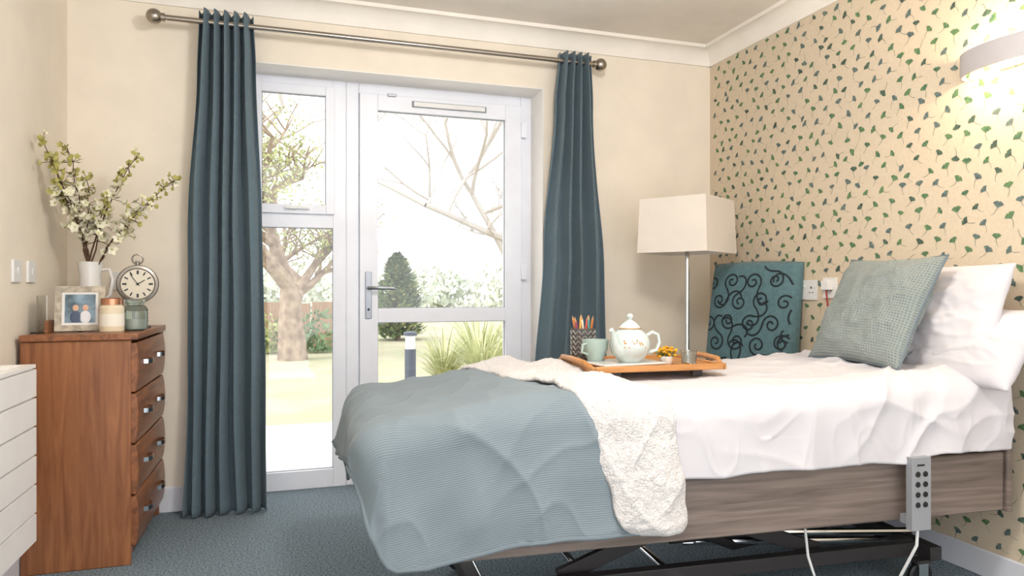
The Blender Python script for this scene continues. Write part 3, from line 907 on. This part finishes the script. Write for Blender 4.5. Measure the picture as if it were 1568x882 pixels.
ends = [((-.115, -.24, .77), .45), ((-.05, -.12, .76), .5), ((-.005, -.02, .66), .5), ((.19, -.05, .76), .5), ((.35, -.08, .66), .4), ((.24, -.10, .54), .5), ((-.09, -.12, .60), .5), ((.07, -.03, .56), .5), ((-.09, -.22, .70), .4)]
for (e, bend) in ends:
    p0 = Vector((vx + rb.uniform(-.015, .015), vy + rb.uniform(-.015, .015), Zt + .20)); p3 = Vector((vx + e[0], vy + e[1], Zt + e[2]))
    p1 = p0 + Vector((e[0] * .15, e[1] * .15, (e[2] - .2) * .5)); pts = []
    for k in range(13):
        t = k / 12; p = p0 * (1-t)**2 + p1 * 2 * t * (1-t) + p3 * t * t
        if 0 < k: p += Vector((rb.uniform(-1, 1), rb.uniform(-1, 1), rb.uniform(-1, 1))) * .006
        pts.append(p)
    q.tube(pts, [.0045 - .003 * k / 12 for k in range(13)], M_twig, 6)
    for k in range(6, 13):
        t = k / 12
        for j in range(5 if t < .78 else 8):
            off = Vector((rb.gauss(0, 1), rb.gauss(0, 1), rb.gauss(0, 1))) * (.022 if t < .78 else .016)
            c = pts[k] + off
            q.tube([pts[k], c], .0012, M_twig, 4)
            if t > .78: 
                if rb.random() < .5: flower(c, .016, M_bud if rb.random() < .7 else M_bloom)
                else: q.sphere(c, rb.uniform(.005, .009), M_bud, 6, 5, (1, 1, 1.3))
            elif rb.random() < .85: flower(c, rb.uniform(.018, .028), M_bloom)
for i_, p_ in enumerate(q.v):
    if p_.x < XL + .012: p_.x = XL + .012
q.obj('blossom_branches', smooth=False)

# ------------------------------------------------------------------ outside
GZ = -.04
M_grass = mat('lawn_grass', (164, 168, 136), .95, c2=(184, 175, 154), ns=1.2, detail=8, bump=.5, bs=40)
M_patio = mat('patio_slabs', (226, 222, 218), .9, c2=(210, 206, 200), ns=3)
M_bark = mat('tree_bark', (168, 150, 130), .9, c2=(124, 106, 90), ns=8, bump=.5, bs=20)
M_twigo = mat('bare_twigs', (178, 172, 166), .9)
M_fol1 = mat('foliage_yellow_green', (184, 188, 132), .9, c2=(146, 158, 98), ns=1.5)
M_fol2 = mat('foliage_green', (128, 150, 108), .9, c2=(94, 120, 86), ns=1.5)
M_folp = mat('foliage_haze_pale', (204, 208, 192), .9, c2=(176, 186, 164), ns=.6)  # distance haze and overexposure put into the pale colour
M_fence = mat('fence_timber', (178, 148, 122), .9, c2=(150, 122, 98), ns=6, stretch=(6, 6, 1))
b = MB(); b.box((-25, YB + .28, GZ - .3), (35, 60, GZ), M_grass); b.obj('lawn')
b = MB(); b.box((-3, YB + .285, GZ), (6, 6.0, GZ + .02), M_patio)
b.obj('patio')
def tree(name, base, H, r0, seed, lean=(0, 0), leaves=0, leafmat=None, lvl=5, bark=None, spread=.55, trunkf=.28):
    R = random.Random(seed); q = MB(); tips = []
    bark = bark or M_bark
    def br(p, d, L, r, n):
        pts = [p.copy()]; k = 4; rad = [r]
        for i in range(k):
            d = (d + Vector((R.uniform(-1, 1), R.uniform(-1, 1), R.uniform(-.6, 1))) * (.14 if n < lvl else .06)).normalized()
            p = p + d * (L / k); pts.append(p.copy()); rad.append(r * (1 - .4 * (i + 1) / k))
        q.tube(pts, rad, bark, 7 if n > 2 else 4, caps=False)
        if n <= 1: tips.append(p); tips.append(pts[2]); return
        for c in range(3 if n > 2 else 4):
            ax = Vector((R.uniform(-1, 1), R.uniform(-1, 1), R.uniform(-.15, .8))).normalized()
            nd = (d * (1 - spread) + ax * spread * 1.3).normalized()
            br(pts[-1] if c < 2 else pts[R.choice((2, 3))], nd, L * R.uniform(.68, .9), r * .58, n - 1)
    br(Vector((base[0], base[1], GZ)), Vector((lean[0], lean[1], 1)).normalized(), H * trunkf, r0, lvl)
    for t in tips:
        for k in range(leaves):
            c = t + Vector((R.gauss(0, 1), R.gauss(0, 1), R.gauss(0, 1))) * .16; s = R.uniform(.02, .045)
            u = Vector((R.uniform(-1, 1), R.uniform(-1, 1), R.uniform(-1, 1))).normalized(); v = u.orthogonal().normalized()
            q.add([c - u*s, c + v*s*.6, c + u*s, c - v*s*.6], [(0, 1, 2, 3)], leafmat)
    for i_, p_ in enumerate(q.v):
        if p_.z < GZ: p_.z = GZ
    q.obj(name, smooth=False)
tree('garden_tree', (.12, 11.6), 7.0, .24, 4, leaves=9, leafmat=M_fol1, lvl=6, trunkf=.17, spread=.6)
tree('bare_tree', (4.3, 12.5), 12, .13, 12, lean=(-.1, 0), lvl=7, bark=M_twigo, trunkf=.17, spread=.6)
tree('bare_tree', (-1.0, 17.), 12, .2, 23, lvl=6, bark=M_twigo, trunkf=.2, spread=.55)
def leafball(q, c, R3, n, m, R, s=.06):
    for k in range(n):
        d = Vector((R.gauss(0, 1), R.gauss(0, 1), R.gauss(0, 1))).normalized() * (R.random() ** .4)
        p = Vector(c) + Vector((d.x * R3[0], d.y * R3[1], d.z * R3[2]))
        u = Vector((R.uniform(-1, 1), R.uniform(-1, 1), R.uniform(-1, 1))).normalized(); v = u.orthogonal().normalized(); ss = s * R.uniform(.6, 1.3)
        if p.z < GZ + ss: p.z = GZ + ss + .01
        q.add([p - u*ss, p + v*ss*.7, p + u*ss, p - v*ss*.7], [(0, 1, 2, 3)], m)
R = random.Random(9)
q = MB()
for k in range(20):
    q.box((-9 + k * .5, 14.0 + .0, GZ), (-9 + k * .5 + .47, 14.03, .80 + .03 * (k % 2)), M_fence)
for k in range(6): q.box((-9 + k * 2, 13.95, GZ), (-9 + k * 2 + .1, 14.06, .95), M_fence)
q.obj('garden_fence', smooth=False)
q = MB()
for k in range(12): leafball(q, (-4 + k * .42, 13.0 + R.uniform(-.3, .3), .22), (.4, .3, .4 + .15 * R.random()), 260, M_fol2 if k % 3 else M_fol1, R, .05)
q.obj('garden_shrubs', smooth=False)
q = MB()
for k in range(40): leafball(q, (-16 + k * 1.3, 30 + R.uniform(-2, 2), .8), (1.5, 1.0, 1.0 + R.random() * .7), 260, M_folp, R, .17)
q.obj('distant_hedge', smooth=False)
# rounded evergreen shrub
q = MB(); bx, by = 2.36, 15.4
for k in range(6400):
    t = R.random(); z = .1 + t * 1.80; a = R.uniform(0, 2 * pi)
    rad = .62 * math.sqrt(max(0.02, 1 - (2 * t * .82 - .62) ** 2 * 1.0)) * (1 - .35 * t) * (R.random() ** .35)
    rad *= 1 + .5 * nz(math.cos(a) * 2, math.sin(a) * 2, z * 2.5)
    p = Vector((bx + rad * math.cos(a), by + rad * math.sin(a), GZ + z)); s = R.uniform(.04, .11)
    u = Vector((math.cos(a), math.sin(a), R.uniform(-.3, .9))).normalized(); v = u.cross(Vector((0, 0, 1))).normalized()
    q.add([p - u*s, p + v*s*.5, p + u*s, p - v*s*.5], [(0, 1, 2, 3)], M_fol2 if R.random() < .75 else M_fol1)
q.tube([(bx, by, GZ), (bx, by, 1.5)], [.08, .02], M_bark, 6)
q.obj('evergreen_shrub', smooth=False)
q = MB(); M_spk = mat('phormium_leaf', (204, 204, 160), .8, c2=(162, 172, 120), ns=4)
for (gx, gy, sc) in ((2.05, 7.3, 1.1), (2.6, 7.6, 1.2), (1.75, 7.9, .9), (3.1, 7.4, 1.1), (2.3, 8.4, 1.2)):
    for k in range(170):
        a = R.uniform(0, 2 * pi); L_ = R.uniform(.5, 1.0) * sc; o = R.uniform(.25, .7) * sc; w = .012
        pts = [Vector((gx + math.cos(a) * o * t, gy + math.sin(a) * o * t, max(GZ, GZ + L_ * (1.25 * t - .75 * t * t * (o / sc + .3))))) for t in (0, .25, .5, .75, 1.)]
        sd = Vector((-math.sin(a), math.cos(a), 0)); V = []
        for i, p in enumerate(pts): V += [p - sd * w * (1 - .2 * i), p + sd * w * (1 - .2 * i)]
        q.add(V, [(2*i, 2*i+1, 2*i+3, 2*i+2) for i in range(4)], M_spk)
q.obj('ornamental_grass', smooth=False)
q = MB(); bp = (.98, 5.7, GZ + .02)
M_bol = mat('bollard_metal', (84, 92, 104), .5, .3)
q.lathe([(0, 0), (.06, 0), (.06, .01), (.046, .012), (.046, .62), (0, .62)], bp, M_bol, 24)
q.lathe([(.040, .62), (.040, .73)], bp, M_white, 24, cap=False)
q.lathe([(0, .73), (.056, .73), (.056, .755), (.03, .765), (0, .765)], bp, M_bol, 24)
q.obj('bollard_light')

# ------------------------------------------------------------------ light
W = bpy.data.worlds.new('World'); S.world = W; W.use_nodes = True
bg = W.node_tree.nodes['Background']
bg.inputs[0].default_value = (.985, .985, 1.0, 1); bg.inputs[1].default_value = 2.0
sn = bpy.data.lights.new('sun', 'SUN'); sn.energy = 1.8; sn.angle = math.radians(20); sn.color = (1, .96, .9)
so = link(bpy.data.objects.new('sun', sn)); so.rotation_euler = Vector((.75, .25, -.62)).to_track_quat('-Z', 'Y').to_euler()

S.view_settings.view_transform = 'Standard'
S.view_settings.exposure = 0.36

# ------------------------------------------------------------------ camera
cam = bpy.data.cameras.new('camera'); cam.lens = 36 * 1068 / 1568; cam.sensor_width = 36
co = link(bpy.data.objects.new('camera', cam)); co.location = (0, 0, 1.10)
co.rotation_euler = (pi / 2, 0, math.radians(-18.05)); cam.clip_start = .02
S.camera = co
